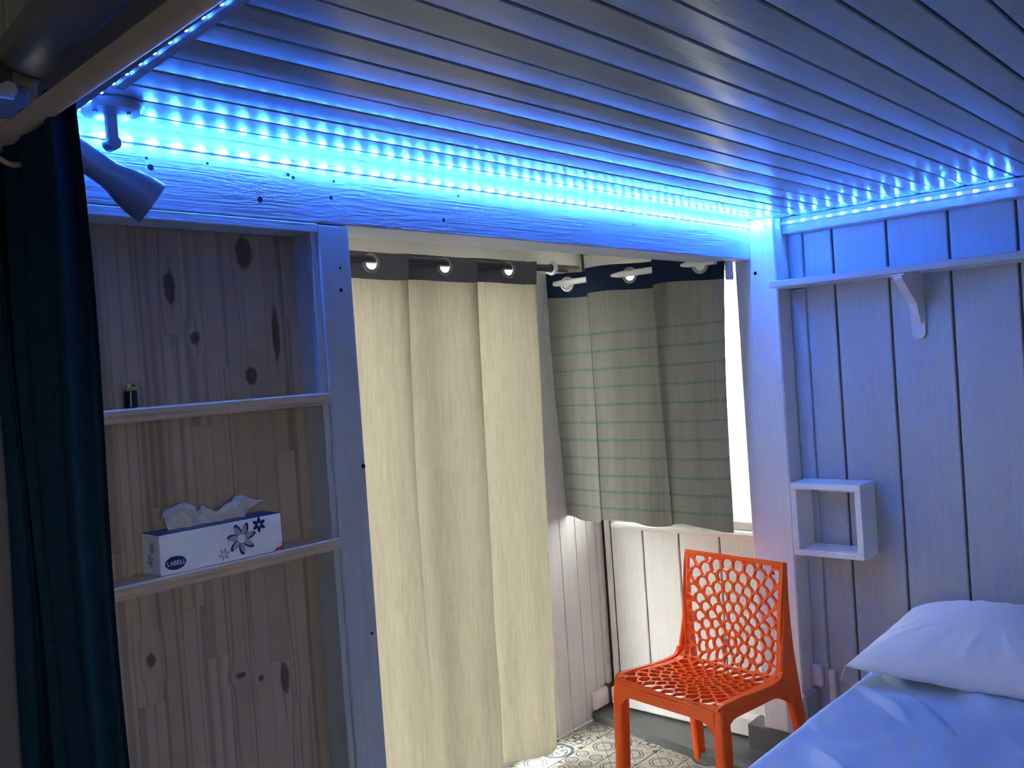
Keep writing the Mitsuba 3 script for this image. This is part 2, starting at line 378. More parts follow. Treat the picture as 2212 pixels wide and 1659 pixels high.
# alcove walls: window wall with window_1, far wall with glazed door_1
WY0, WY1, WZ0, WZ1 = 3.47, 4.86, -1.45, .87
ww = struct('wall_window', cat(bx(XW + .02, XW + .10, 3.44, WY0, FLOOR, 1.3), bx(XW + .02, XW + .10, WY1, 5.3, FLOOR, 1.3),
            bx(XW + .02, XW + .10, WY0, WY1, FLOOR, WZ0), bx(XW + .02, XW + .10, WY0, WY1, WZ1, 1.3)), 'bare_gap', 'alcove wall of white vertical boards below the window')
obj('upper_panel', bx(XW - .005, XW + .03, 3.442, 5.08, WZ1 - .01, .999), 'plain_white', ww)
obj('upper_panel', bx(XW - .005, XW + .03, 3.442, WY0 + .01, WZ0, WZ1 - .012), 'plain_white', ww)
e2 = [3.45, 3.873, 4.267, 4.640, 4.99]
for a, b in zip(e2[:-1], e2[1:]):
    obj('board', bx(XW, XW + .025, a + .007, b - .007, FLOOR, WZ0 - .01, .006), 'paint_lit', ww)
obj('board', bx(XW, XW + .025, WY1, 5.06, WZ0 - .01, 1.0, .006), 'paint_lit', ww)
obj('batten', bx(XW - .03, XW, 4.985, 5.035, -2.95, 1.0, .004), 'paint_lit', ww)
w1 = struct('window_1', cat(bx(XW - .02, XW + .10, WY0, WY0 + .07, WZ0, WZ1), bx(XW - .02, XW + .10, WY1 - .07, WY1, WZ0, WZ1),
            bx(XW - .02, XW + .10, WY0, WY1, WZ0, WZ0 + .07), bx(XW - .02, XW + .10, WY0, WY1, WZ1 - .05, WZ1)), 'plain_white', 'white framed window behind the striped curtain')
MA, MB = 3.72, 4.40
obj('blocker_panel', bx(XW, XW + .08, MA, MB, WZ0 + .06, WZ1 - .04), 'plain_white', w1)  # added unseen panel, keeps daylight off the middle of the striped curtain
obj('sill', bx(XW - .11, XW + .10, 3.46, WY1 + .05, -1.505, -1.45, .02), 'plain_white', w1)
for a, b in ((WY0 + .07, MA), (MB, WY1 - .07)):
    m = trimesh.Trimesh([(XW + .05, a, WZ0 + .07), (XW + .05, b, WZ0 + .07), (XW + .05, b, WZ1 - .05), (XW + .05, a, WZ1 - .05)], [(0, 1, 2), (0, 2, 3)], process=False)
    obj('pane', m, 'glass', w1, smooth=False)
DX0, DX1, DZ1 = 3.24, 5.93, .90
wf = struct('wall_far', cat(bx(2.6, DX0, YF + .02, YF + .12, FLOOR, 1.3), bx(DX1, 6.85, YF + .02, YF + .12, FLOOR, 1.3), bx(DX0, DX1, YF + .02, YF + .12, DZ1, 1.3)), 'plain_white', 'far wall of narrow white planks beside the linen curtain')
e3 = [5.93, 6.115, 6.33, 6.495, 6.62]
for a, b in zip(e3[:-1], e3[1:]):
    obj('plank', bx(a + .002, b - .002, YF, YF + .025, FLOOR + .01, .80, .005), 'paint_lit', wf)
obj('batten', bx(6.62, 6.69, YF - .03, YF + .02, -2.95, .80, .005), 'paint_lit', wf)
d1 = struct('door_1', cat(bx(DX0, DX0 + .12, YF + .02, YF + .12, FLOOR, DZ1), bx(DX1 - .12, DX1, YF + .02, YF + .12, FLOOR, DZ1), bx(DX0, DX1, YF + .02, YF + .12, DZ1 - .08, DZ1),
            bx(DX0, DX1, YF + .02, YF + .12, FLOOR, FLOOR + .14)), 'plain_white', 'glazed white outer door hidden behind the linen curtain')
obj('rail', bx((DX0 + DX1) / 2 - .07, (DX0 + DX1) / 2 + .07, YF + .03, YF + .11, FLOOR + .1, DZ1), 'plain_white', d1)
for a, b in ((DX0 + .12, (DX0 + DX1) / 2 - .07), ((DX0 + DX1) / 2 + .07, DX1 - .12)):
    m = trimesh.Trimesh([(a, YF + .07, FLOOR + .14), (b, YF + .07, FLOOR + .14), (b, YF + .07, DZ1 - .08), (a, YF + .07, DZ1 - .08)], [(0, 1, 2), (0, 2, 3)], process=False)
    obj('pane', m, 'glass', d1, smooth=False)
# alcove ceiling with a dropped soffit panel, left partition
ca = struct('ceiling_alcove', bx(2.55, 6.85, 3.44, 5.25, 1.0, 1.06), 'plain_white', 'white alcove ceiling above the curtains')
for a, b in ((2.62, 3.70), (3.71, 4.85), (4.86, 6.20)):
    obj('soffit_panel', bx(a, b, 3.58, 4.78, .93, .985, .005), 'satin_white', ca)
struct('wall_partition', bx(2.56, 2.70, YB + .1705, 5.15, FLOOR, 1.02), 'plain_white', 'partition between the pine niche and the alcove')
struct('trim_2', cat(bx(6.60, XW, 3.60, 5.03, -3.125, -2.965, .012)), 'plain_white', 'white baseboard along the alcove wall behind the chair')
struct('baseboard_far', bx(6.40, 6.60, YF - .05, YF, -3.125, -2.965, .012), 'plain_white', 'short white baseboard block at the end of the planked far wall')
kp = Polygon([(6.70, 5.10), (6.40, 5.10), (6.115, 3.45), (6.05, 3.05), (6.70, 3.05)])
km = prism(kp, .075); km.apply_translation([0, 0, FLOOR])
kerb = struct('trim_3', trimesh.Trimesh(np.array(km.vertices), km.faces, process=False), 'kerb_paint', 'dark grey painted concrete kerb along the alcove wall')
obj('footing', bx(6.47, 6.69, 3.11, 3.595, FLOOR + .07, -2.952, .01), 'kerb_paint', kerb)

# outer shell of the room behind the camera and above the deck
struct('wall_left', bx(-2.7, -2.6, -2.6, 3.5, FLOOR, 2.2), 'warm_wall', 'left wall behind the camera')
BX_, BX__, BZ_, BZ__ = -1.2, -.1, -.4, .6  # opening for an added, unseen window that lets in fill light
struct('wall_back', cat(bx(-2.7, BX_, -2.7, -2.6, FLOOR, 2.2), bx(BX__, 6.9, -2.7, -2.6, FLOOR, 2.2), bx(BX_, BX__, -2.7, -2.6, FLOOR, BZ_), bx(BX_, BX__, -2.7, -2.6, BZ__, 2.2)), 'warm_wall', 'back wall behind the camera')
w2 = struct('added_window_2', cat(bx(BX_, BX_ + .06, -2.68, -2.6, BZ_, BZ__), bx(BX__ - .06, BX__, -2.68, -2.6, BZ_, BZ__), bx(BX_, BX__, -2.68, -2.6, BZ_, BZ_ + .06), bx(BX_, BX__, -2.68, -2.6, BZ__ - .06, BZ__)), 'plain_white', 'small added window in the back wall, unseen, giving fill light')
obj('pane', trimesh.Trimesh([(BX_ + .06, -2.65, BZ_ + .06), (BX__ - .06, -2.65, BZ_ + .06), (BX__ - .06, -2.65, BZ__ - .06), (BX_ + .06, -2.65, BZ__ - .06)], [(0, 1, 2), (0, 2, 3)], process=False), 'glass', w2, smooth=False)
wfr = struct('wall_front', cat(bx(-2.7, 1.279, 3.46, 3.56, 1.23, 2.2), bx(1.28, 6.8, 3.46, 3.56, 1.065, 2.2)), 'warm_wall', 'wall above and beside the bunk')
obj('shaded_panel', bx(-2.7, 1.279, 3.44, 3.56, 1.081, 1.229), 'fascia_dark', wfr)  # wall colour darkened to stand for the curtain's shade
obj('shaded_panel', bx(-2.7, 1.279, 3.30, 3.56, FLOOR, 1.08), 'fascia_dark', wfr)  # lower wall, same shade put into its colour
struct('ceiling_upper', bx(-2.7, 6.9, -2.7, 3.6, 2.2, 2.3), 'plain_white', 'main ceiling above the bunk')

# ------------------------------------------------------------------ pine shelf niche
tn = thing('shelf_niche', 'shallow pine niche with two shelves, left of the slim white post', 'shelves')
NB = 3.455
bp = obj('back_panel', bx(1.28, 2.442, NB + .008, NB + .03, FLOOR, .694), 'pine_x', tn)
xs = [1.28]
widths = [.085, .10, .092, .11, .095, .10, .088, .105, .09, .10, .098, .11]
while xs[-1] < 2.44: xs.append(min(2.442, xs[-1] + widths[(len(xs) - 1) % 12]))
k = 0
for i, (a, b) in enumerate(zip(xs[:-1], xs[1:])):
    z = .6515; j = 0
    while z > FLOOR + .01:
        L = [.95, 1.25, 1.10, .80, 1.35][(i * 3 + j * 2) % 5] * (.45 if j == 0 and i % 2 else 1)
        z0 = max(FLOOR, z - L)
        m = bx(a + .0004, b - .0004, NB, NB + .008, z0 + .0004, z - .0004, .0006)
        k += 1
        lx = (m.vertices[:, 0] - a) * S
        uv = np.column_stack([k * 10 + np.clip(lx, 0, None) + .02, (m.vertices[:, 2] + 4) * S + k * 1.7])
        obj('stave', m, 'pine', bp, smooth=False, uv=uv)
        z = z0; j += 1
obj('side_panel', bx(2.41, 2.443, YB + .01, NB, FLOOR, .66, .003), 'paint_z', tn)
obj('top_board', bx(1.28, 2.443, YB - .002, NB, .652, .692, .004), 'paint_x', tn)
for zt in (-.053, -.695):
    sh = obj('shelf', bx(1.28, 2.4425, YB - .004, NB, zt - .052, zt, .006), 'pine_x', tn)

# cigarette lighter on the upper shelf
tl = thing('lighter', 'small black lighter with brassy top standing on the upper pine shelf', 'lighter')
lx, ly, lz = 1.582, 3.372, -.052
obj('body', along(lathe([(0, 0), (.022, 0), (.024, .003), (.024, .062), (.022, .064), (0, .064)], 24), (lx, ly, lz), (0, 0, 1)), 'black_plastic', tl)
obj('metal_top', bx(lx - .021, lx + .021, ly - .016, ly + .016, lz + .064, lz + .080, .003), 'brass', tl)
obj('spark_wheel', cyl((lx - .006, ly - .010, lz + .082), (lx - .006, ly + .010, lz + .082), .009, 16), 'brass', tl)
obj('thumb_lever', bx(lx + .004, lx + .02, ly - .008, ly + .008, lz + .079, lz + .086, .002), 'black_plastic', tl)

# tissue box on the lower shelf
tx = thing('tissue_box', 'white flower-printed tissue box with blue top on the lower pine shelf', 'tissue box')
BX0, BX1, BY0, BY1, BZ0, BZ1 = 1.615, 2.152, 3.305, 3.448, -.694, -.538
cbx = obj('carton', bx(BX0, BX1, BY0, BY1, BZ0, BZ1 - .002, .003), 'carton', tx)
obj('top_panel', bx(BX0 + .004, BX1 - .004, BY0 + .004, BY1 - .004, BZ1 - .002, BZ1 + .0005, .0008), 'carton_blue', tx, label='blue top of the box')
def face_print(name, poly, m, lab=None, up=0):
    g = prism(poly, .0008)
    v = np.array(g.vertices); w = np.column_stack([v[:, 0], BY0 - .0002 - v[:, 2] * 1.0 - up, v[:, 1]])
    mm = trimesh.Trimesh(w, np.asarray(g.faces)[:, ::-1], process=False)
    obj(name, mm, m, tx, smooth=False, label=lab)
def petal(cx, cz, ang, r0, r1, w):
    t = np.linspace(0, 2 * np.pi, 24)
    L = (r1 - r0) / 2; px = (r0 + L) + L * np.cos(t); pz = w * np.sin(t) * (1 - .25 * np.cos(t))
    return Polygon(np.column_stack([cx + px * math.cos(ang) - pz * math.sin(ang), cz + px * math.sin(ang) + pz * math.cos(ang)]))
cx, cz = 1.962, -.612
out, inn = [], []
for i in range(7):
    a = math.pi / 2 + .45 + i * 2 * math.pi / 7
    p0 = petal(cx, cz, a, .016, .066, .0145)
    inner = petal(cx, cz, a + .10, .014, .058, .0125)
    out.append(p0.difference(inner)); inn.append(petal(cx, cz, a, .016, .064, .0135))
face_print('flower_print', shapely.union_all(inn), 'print_grey')
face_print('flower_edge_print', shapely.union_all(out), 'print_navy', up=.0009)
face_print('flower_print', shapely.union_all([petal(2.045, -.570, i * math.pi / 3 + .5, .006, .032, .0075) for i in range(6)]), 'print_navy')
face_print('flower_print', shapely.union_all([petal(1.880, -.660, i * math.pi / 3 + .2, .006, .026, .005) for i in range(6)]), 'print_grey')
t = np.linspace(0, 2 * np.pi, 40)
face_print('logo_oval', Polygon(np.column_stack([1.676 + .043 * np.cos(t), -.652 + .026 * np.sin(t)])), 'print_navy', 'navy oval logo')
tm = meshkit.text_mesh('LABELL', .016, .0006, bold=True)
v = np.array(tm.vertices); v[:, 0] *= .96; v[:, 0] -= v[:, 0].mean()
wv = np.column_stack([1.676 + v[:, 0], BY0 - .0012 - v[:, 2], -.660 + v[:, 1]])
obj('logo_lettering', trimesh.Trimesh(wv, np.asarray(tm.faces)[:, ::-1], process=False), 'print_white', tx, smooth=False, label='white lettering LABELL')
face_print('corner_mark', Polygon([(BX1 - .045, BZ0 + .003), (BX1 - .002, BZ0 + .003), (BX1 - .002, BZ0 + .034)]), 'print_red', 'red corner mark')
face_print('corner_disc', Point(BX1 - .018, BZ0 + .028).buffer(.013), 'print_white', up=.0009)
g = prism(shapely.union_all([petal(0.075, .105, i * math.pi / 3, .004, .024, .006) for i in range(6)] + [petal(.055, .055, i * math.pi / 3 + .4, .005, .03, .006) for i in range(6)]), .0008)
v = np.array(g.vertices)
obj('flower_print', trimesh.Trimesh(np.column_stack([BX0 - .0002 - v[:, 2], BY0 + .145 - v[:, 0] * .9 - .02, BZ0 + v[:, 1]]), np.asarray(g.faces), process=False), 'print_grey', tx, smooth=False)
TK = np.array([[0, 1.645, -.462], [.12, 1.70, -.446], [.2, 1.752, -.436], [.27, 1.785, -.455], [.33, 1.80, -.478], [.45, 1.852, -.464], [.54, 1.90, -.494], [.62, 1.94, -.468], [.73, 1.984, -.443], [.86, 2.03, -.446], [1, 2.115, -.478]])
def tissue(u, v):
    t = np.column_stack([np.interp(u, TK[:, 0], TK[:, 1]), np.interp(u, TK[:, 0], TK[:, 2])]); bxs = 1.70 + u * .325; zb = -.548
    x = bxs + (t[:, 0] - bxs) * v ** 1.4; z = zb + (t[:, 1] - zb) * np.minimum(1, v * 1.35) ** .9 - .03 * np.clip(v - .75, 0, 1) * 2
    y = 3.385 + .022 * np.sin(u * 17) * (.3 + v) - .075 * np.clip(v - .45, 0, 1) * (1.2 + .5 * np.sin(u * 9 + 1)) + .007 * np.sin(u * 43 + v * 9) + .02 * v * (meshkit.fbm(np.column_stack([u * 14, v * 4, 0 * u]), 3) - .5)
    z = z + .012 * v * (meshkit.fbm(np.column_stack([u * 22, v * 6, 0 * u + 7]), 2) - .5)
    return np.column_stack([x, y, z])
m, st = grid(tissue, 120, 30)
obj('tissue', m, 'tissue_paper', tx, smooth=True, label='crumpled white tissue pulled out of the slot')

# ------------------------------------------------------------------ LED strip: one strip with its chips
ts_ = thing('led_strip', 'glowing blue light strip running along the beam, corner and wall under the ceiling', 'light strip')
obj('tape', bx(1.40, 6.455, YB - .011, YB - .001, .934, .953, .002), 'tape_white', ts_)
obj('tape', bx(6.453, 6.4598, 3.101, YB - .013, .935, .957, .0008), 'tape_white', ts_)
obj('tape', bx(6.578, 6.59, 1.50, 3.10, .938, .962, .0008), 'tape_white', ts_)
EM = {'type': 'area', 'radiance': rgb([c * LED_POWER for c in LED])}
chip_bsdf = mat('chip_body', princ((0.7, 0.7, 0.7), 0.4))
def chip(x, y, z, sx, sy, sz, em=EM):
    m = bx(x - sx, x + sx, y - sy, y + sy, z - sz, z + sz, .001)
    obj('led_chip', m, 'chip_body', ts_, smooth=False, emitter=em)
h = .0078
for i in range(52):
    x = 1.41 + i * .098
    if x < 6.45: chip(x, YB - .0205, .943, h, 1.3 * h, .9 * h)
for yy in (3.20, 3.13): chip(6.445, yy, .946, h, h, h)
for i in range(16):
    chip(6.573, 3.02 - i * .0993, .950, .5 * h, .7 * h, .7 * h)
RY = 0.075   # the left edge of the deck runs slightly askew
def lf(y): return 1.335 - RY * (3.2 - y)
for i in range(26):
    yy = 3.05 - i * .103
    chip(lf(yy) + .0095, yy, .9515, .0025, .7 * h, .0022)
def askew(x0, x1, z0, z1, y0=-2.4, y1=3.28, b=.005):
    m = bx(x0, x1, y0, y1, z0, z1, b); v = np.array(m.vertices)
    v[:, 0] += lf(v[:, 1]) - lf(3.2)
    return trimesh.Trimesh(v, m.faces, process=False)

# left edge of the bunk deck
te = thing('bunk_edge_board', 'dark wooden edge board of the bunk above the round curtain rod', 'board')
obj('fascia', askew(1.29, 1.34, .945, 1.09), 'fascia_dark', te)
obj('cover_strip', askew(1.358, 1.40, .955, .998, -2.4, 2.80), 'fascia_dark', te)
tm_ = thing('bunk_mattress', 'dark shiny vinyl mattress on the bunk edge at top left', 'mattress')
def mattress_v(u, v):
    # a loaf section around the edge, running along y
    ang = u * 2 * np.pi; yy = -2.3 + v * 5.73
    cxm, czm, hx, hz = 2.275, 1.215, 1.07, .090
    c, s = np.cos(ang), np.sin(ang); e = .22
    x = cxm + hx * np.sign(c) * np.abs(c) ** e; z = czm + hz * np.sign(s) * np.abs(s) ** .5
    sag = .02 * meshkit.fbm(np.stack([yy * 3, x * 2, z * 3], -1), 3) + .015 * np.sin(yy * 7)
    end = np.clip((3.43 - yy) / .05, 0, 1) ** .4
    z = czm + (z - czm) * (.2 + .8 * end) - .5 * sag * np.where(s < 0, 1.0, .5); x = x + (lf(yy) - lf(3.2)) - sag * .8
    return np.column_stack([x, yy, z])
m, st = grid(mattress_v, 90, 140)
obj('cover', m, two(scene['mattress_vinyl']), tm_, smooth=True)
thk = thing('wall_hook', 'small white knob on the shade-darkened wall above the dark curtain at top left', 'hook')
obj('knob', along(lathe([(0, 0), (.012, 0), (.010, .02), (.022, .026), (.026, .04), (.018, .05), (0, .053)], 20), (1.20, 3.30, 1.05), (0, -1, 0)), 'plain_white', thk, smooth=40)
obj('back_plate', bx(1.175, 1.225, 3.292, 3.30, 1.025, 1.075, .003), 'plain_white', thk)

# wooden rod and dark curtain at left
trd = thing('wooden_rod', 'thick round wooden curtain rod running close overhead at top left', 'curtain rod')
ra, rb = np.array([1.077, 3.298, .80]), np.array([.838, -1.9, .80])
obj('rod', cyl(ra, rb, .030, 32), 'rod_wood', trd, smooth=40)
tpos = ra + (rb - ra) * .95
obj('bracket', bx(tpos[0] + .02, lf(tpos[1]) - .046, tpos[1] - .03, tpos[1] + .03, .78, .82, .005), 'dark_steel', trd)
obj('bracket', bx(lf(tpos[1]) - .075, lf(tpos[1]) - .046, tpos[1] - .03, tpos[1] + .03, .78, 1.08, .005), 'dark_steel', trd)
tdc = thing('dark_curtain', 'dark navy curtain gathered on the wooden rod at the far left', 'curtain')
def dark_map(u, v):
    s = u; yy = 2.545 + s * .70 + .05 * np.sin(s * 40)
    amp = .045 + .02 * v
    x0 = ra[0] + (rb[0] - ra[0]) * ((3.298 - yy) / 5.198)
    xx = x0 + .035 + amp * np.sin(s * 2 * np.pi * 5 + .6) * (1 - .3 * v) + .01 * np.sin(v * 9 + s * 5)
    zz = .845 - v * (3.0)
    yy = yy - .05 * np.clip(v, 0, 1) * (s < .3) * (1 - s / .3)
    return np.column_stack([xx, yy, zz])
m, st = grid(dark_map, 220, 60)
obj('cloth', m, 'dark_cloth', tdc, smooth=True, uv=st * [2.0, 1.4])
for yy in (2.885, 3.16):
    p = ra + (rb - ra) * ((3.298 - yy) / 5.198)
    obj('ring', along(torus(.064, .0085), p - [0.0, 0, .033], (rb - ra) + [.3, 0, 0]), 'rod_wood', tdc)

# ------------------------------------------------------------------ spotlight on the ceiling
tsl = thing('spotlight', 'grey swivel spotlight hanging from the ceiling above the pine niche', 'spotlight')
bc = np.array([1.452, 3.085, .998])
obj('base', along(lathe([(0, 0), (.108, 0), (.114, .006), (.113, .016), (.098, .032), (.03, .038), (0, .038)], 48), bc, (0, 0, -1)), 'lamp_grey', tsl, smooth=40)
obj('screw', cyl(bc + [-.06, -.02, -.030], bc + [-.06, -.02, -.040], .008, 12), 'dark_steel', tsl)
obj('screw', cyl(bc + [.045, -.045, -.030], bc + [.045, -.045, -.040], .008, 12), 'dark_steel', tsl)
obj('stem', bx(bc[0] - .018, bc[0] + .022, bc[1] - .01, bc[1] + .01, .86, .965, .004), 'lamp_grey', tsl)
h0, h1 = np.array([1.33, 3.172, .862]), np.array([1.590, 3.105, .672])
hd = h1 - h0; HL = np.linalg.norm(hd)
hp = [(0, 0), (.034, .004), (.046, .02), (.048, .05), (.049, .16), (.054, .185), (.068, .225), (.078, .27), (.083, HL), (.079, HL), (.074, .27), (.062, .225), (.048, .19), (0, .185)]
obj('head', along(lathe(hp, 40), h0, hd), 'lamp_grey', tsl, smooth=40)
obj('bulb', along(lathe([(0, .187), (.03, .19), (.046, .225), (.058, .255), (.05, .27), (0, .275)], 32), h0, hd), 'lamp_inside', tsl, smooth=40)
obj('joint', cyl(bc + [.0, -.025, -.135], bc + [.0, .03, -.135], .024, 20), 'lamp_grey', tsl)

# ------------------------------------------------------------------ curtain rods and curtains of the alcove
tr = thing('dark_rod', 'dark brown curtain rod with a white ring bracket carrying the linen curtain', 'curtain rod')
RYc, RZc = 4.90, .815
obj('rod', cyl((2.75, RYc, RZc), (6.02, RYc, RZc), .030, 24), 'dark_steel', tr, smooth=40)
obj('rod_end', cyl((6.02, RYc, RZc + .001), (6.37, RYc, RZc + .001), .033, 24, .4), 'brown_rod', tr, smooth=40)
obj('ring_bracket', cat(along(lathe([(.036, -.018), (.056, -.016), (.062, 0), (.056, .016), (.036, .018)], 28), (6.01, RYc, RZc), (1, 0, 0)), bx(5.99, 6.03, RYc + .05, YF + .02, RZc - .012, RZc + .012, .003)), 'satin_white', tr, smooth=40, label='white ring bracket')

SH, OV = .22, .31
def saw(s, P, flip):
    """(depth offset in [-1, 1], sideways shift) over a pleat: a slow slant through the rod, then a fold tucked back behind itself"""
    ph = (s / P) % 1.0
    tri = np.where(ph < 1 - SH, ph / (1 - SH), (1 - ph) / SH)
    w = np.sin((tri * 2 - 1) * np.pi / 2)
    return (-w if flip else w), P * OV * tri
def make_curtain(root, s0, s1, P, phase, zt, zh, zb, pos, ns, pg, mats, flip, amp, gz, gr):
    """header band with real eyelet holes above a body of cloth, both on the same pleated surface"""
    def surf(st):
        s, z = st[:, 0], st[:, 1]
        d = np.clip((zt - z) / (zt - zb), 0, 1)
        w, sh = saw(s - phase, P, flip)
        w = w * amp * (1 - .25 * d)
        w = w + .030 * np.sin(s * 11.1 + 1.3 + .5 * d) * d + .012 * np.sin(s * 27 + 2.0 * d) * d + .05 * (meshkit.fbm(np.column_stack([s * 3.2, z * .8, 0 * s]), 3) - .5) * (0.2 + d)
        lift = .010 * np.sin((s - phase) / P * 2 * np.pi + .6)
        return pos(s + sh * (1 - .5 * d ** .5) + .012 * np.sin(z * 2 + s * 3) * d, w, z + lift * (1 + d))
    ang = np.linspace(0, 2 * np.pi, 28)
    grommets = [phase + (n + pg) * P for n in ns]
    head = Polygon([(s0, zh), (s1, zh), (s1, zt), (s0, zt)])
    q = 1 / (1 + OV / (1 - SH))
    for g in grommets: head = head.difference(Polygon(np.column_stack([g + q * gr * np.cos(ang), gz + gr * np.sin(ang)])))
    m, st = flat_sheet(shapely.segmentize(head, .03), .009, surf)
    obj('header_band', m, mats[0], root, smooth=True, uv=st * S)
    nz = 90; nn = int((s1 - s0) / .007)
    m, uv = grid(lambda u, v: surf(np.column_stack([s0 + u * (s1 - s0), zh + (zb - zh) * v])), nn, nz)
    obj('cloth', m, mats[1], root, smooth=True, uv=np.column_stack([uv[:, 0] * (s1 - s0) * S, uv[:, 1] * (zh - zb) * S]))
    for g in grommets:
        c = surf(np.array([[g, gz]]))[0]
        e = surf(np.array([[g + .02, gz], [g - .02, gz]])); tdir = e[0] - e[1]; nrm = np.cross(tdir, [0, 0, 1.0])
        prof = [(gr - .004, -.006), (gr + .002, -.011), (gr + .016, -.010), (gr + .022, -.004), (gr + .022, .004), (gr + .016, .010), (gr + .002, .011), (gr - .004, .006), (gr - .004, -.006)]
        obj('eyelet', along(lathe(prof, 32), c, nrm), 'grommet_metal', root, smooth=40)
tlc = thing('linen_curtain', 'long beige linen curtain with dark header glowing with daylight in the doorway', 'curtain')
make_curtain(tlc, 3.66, 5.60, .70, 3.594, .862, .675, -3.125,
             lambda s, w, z: np.column_stack([s, RYc + w, z]), (0, 1, 2), .465, ('linen_header', 'linen'), True, .055, .785, .047)

XC = 6.20
trw = thing('white_rod', 'thin white curtain rod carrying the striped window curtain', 'curtain rod')
obj('rod', cyl((XC, 3.46, .700), (XC, 5.04, .700), .026, 20), 'satin_white', trw, smooth=40)
obj('bracket', cat(bx(XC - .02, 6.40, 3.462, 3.485, .675, .725, .006), bx(6.36, 6.452, 3.446, 3.475, .56, .74, .008)), 'satin_white', trw, label='white rod bracket at the corner post')
twc = thing('window_curtain', 'short grey-beige curtain with teal stripes and navy header at the window', 'curtain')
make_curtain(twc, -.11, 1.53, .655, -.216, .772, .560, -1.365,
             lambda s, w, z: np.column_stack([XC + w, 5.09 - s, z + .012]), (0, 1, 2), .452, ('navy_header', 'striped_cloth'), False, .050, .676, .046)

# ------------------------------------------------------------------ wall shelf, cube shelf
tws = thing('wall_shelf', 'long narrow white shelf on a bracket high on the right wall', 'shelf')
obj('shelf_board', bx(6.30, XW - .031, -1.6, 3.095, .452, .502, .006), 'paint_y', tws)
brp = Polygon([(0, 0), (-.36, 0), (-.36, -.035), (-.34, -.05), (-.10, -.20), (-.035, -.34), (0, -.34)])
pb = prism(brp, .055); v = np.array(pb.vertices)
brk = obj('bracket', trimesh.Trimesh(np.column_stack([XW + v[:, 0] - .012, 2.145 + v[:, 2], .452 + v[:, 1]]), pb.faces, process=False), 'satin_white', tws, smooth=20, label='white angled bracket')
ft = prism(shapely.union_all([sbox(-.045, -.40, .045, 0), Point(0, -.40).buffer(.045)]), .02); v = np.array(ft.vertices)
obj('foot_plate', trimesh.Trimesh(np.column_stack([XW - .022 + v[:, 2], 2.172 + v[:, 0], .450 + v[:, 1]]), np.asarray(ft.faces), process=False), 'satin_white', brk, smooth=20)
obj('screw_hole', along(lathe([(0, .002), (.013, .002), (.016, -.001)], 14), (XW - .022, 2.172, .13), (-1, 0, 0)), 'bare_gap', brk)
obj('arm_plate', bx(6.32, XW - .03, 2.125, 2.225, .436, .4515, .004), 'satin_white', brk)

tcs = thing('cube_shelf', 'small open white box shelf mounted on the right wall above the bed', 'box shelf')
ya, yb_, za, zb_, xa = 2.545, 3.072, -1.545, -1.005, 6.40
xb = XW - .031
w_ = .045
obj('top_panel', bx(xa, xb, ya, yb_, zb_ - w_, zb_, .004), 'satin_white', tcs)
obj('bottom_panel', bx(xa, xb, ya, yb_, za, za + w_, .004), 'satin_white', tcs)
obj('side_panel', bx(xa, xb, ya, ya + w_, za + w_, zb_ - w_, .003), 'satin_white', tcs)
obj('side_panel', bx(xa, xb, yb_ - w_, yb_, za + w_, zb_ - w_, .003), 'satin_white', tcs)
obj('hanging_rail', bx(xb - .02, XW, ya + w_, 2.97, zb_ - w_ - .05, zb_ - w_ - .0, .003), 'satin_white', tcs)

# ------------------------------------------------------------------ orange chair (in metres, own axes: x to its left, y forward, z up)
tch = thing('orange_chair', 'orange plastic chair with pierced web seat and back, standing below the window', 'chair')
CU, CF = np.array([.135, .991, 0]), np.array([-.991, .135, 0])
CO = np.array([5.645 * S, 3.455 * S, 0])
def chair_place(m):
    v = np.asarray(m.vertices)
    return trimesh.Trimesh(CO + v[:, :1] * CU + v[:, 1:2] * CF + v[:, 2:] * [0, 0, 1], np.asarray(m.faces), process=False)
prof = np.array([(.212, .418), (.205, .433), (.17, .440), (.10, .437), (.02, .430), (-.06, .427), (-.105, .431), (-.132, .446), (-.146, .475), (-.155, .53), (-.166, .62), (-.180, .72), (-.196, .805)])
arc = np.concatenate([[0], np.cumsum(np.linalg.norm(np.diff(prof, axis=0), axis=1))])
sp = CubicSpline(arc, prof); TE = arc[-1]; TB = arc[7]
hw = CubicSpline([0, .03, .15, TB - .03, TB + .06, TE], [.212, .222, .216, .203, .203, .207])
def chair_surf(x, t, w):
    p = sp(t); d = sp(t, 1); d /= np.linalg.norm(d, axis=1, keepdims=True)
    n = np.column_stack([d[:, 1], -d[:, 0]])            # towards the sitter's back side / below
    n = -n
    r = x / .21
    seat = 1 - np.clip((t - TB + .06) / .12, 0, 1)
    zoff = (.010 * (r * r) - .008) * seat
    yoff = (-.014 + .022 * r * r) * (1 - seat) * np.clip((t - TB) / .1, 0, 1) * np.clip((TE - t) / .25 + .45, 0, 1)
    q = np.column_stack([x, p[:, 0] + n[:, 0] * w + yoff, p[:, 1] + n[:, 1] * w + zoff])
    return q
def outline(t0, t1, inset=0.0, e0=0.0, e1=0.0):
    ts = np.linspace(t0 + e0, t1 - e1, 60); w = hw(ts) - inset
    return Polygon(np.vstack([np.column_stack([w, ts]), np.column_stack([-w[::-1], ts[::-1]])]))
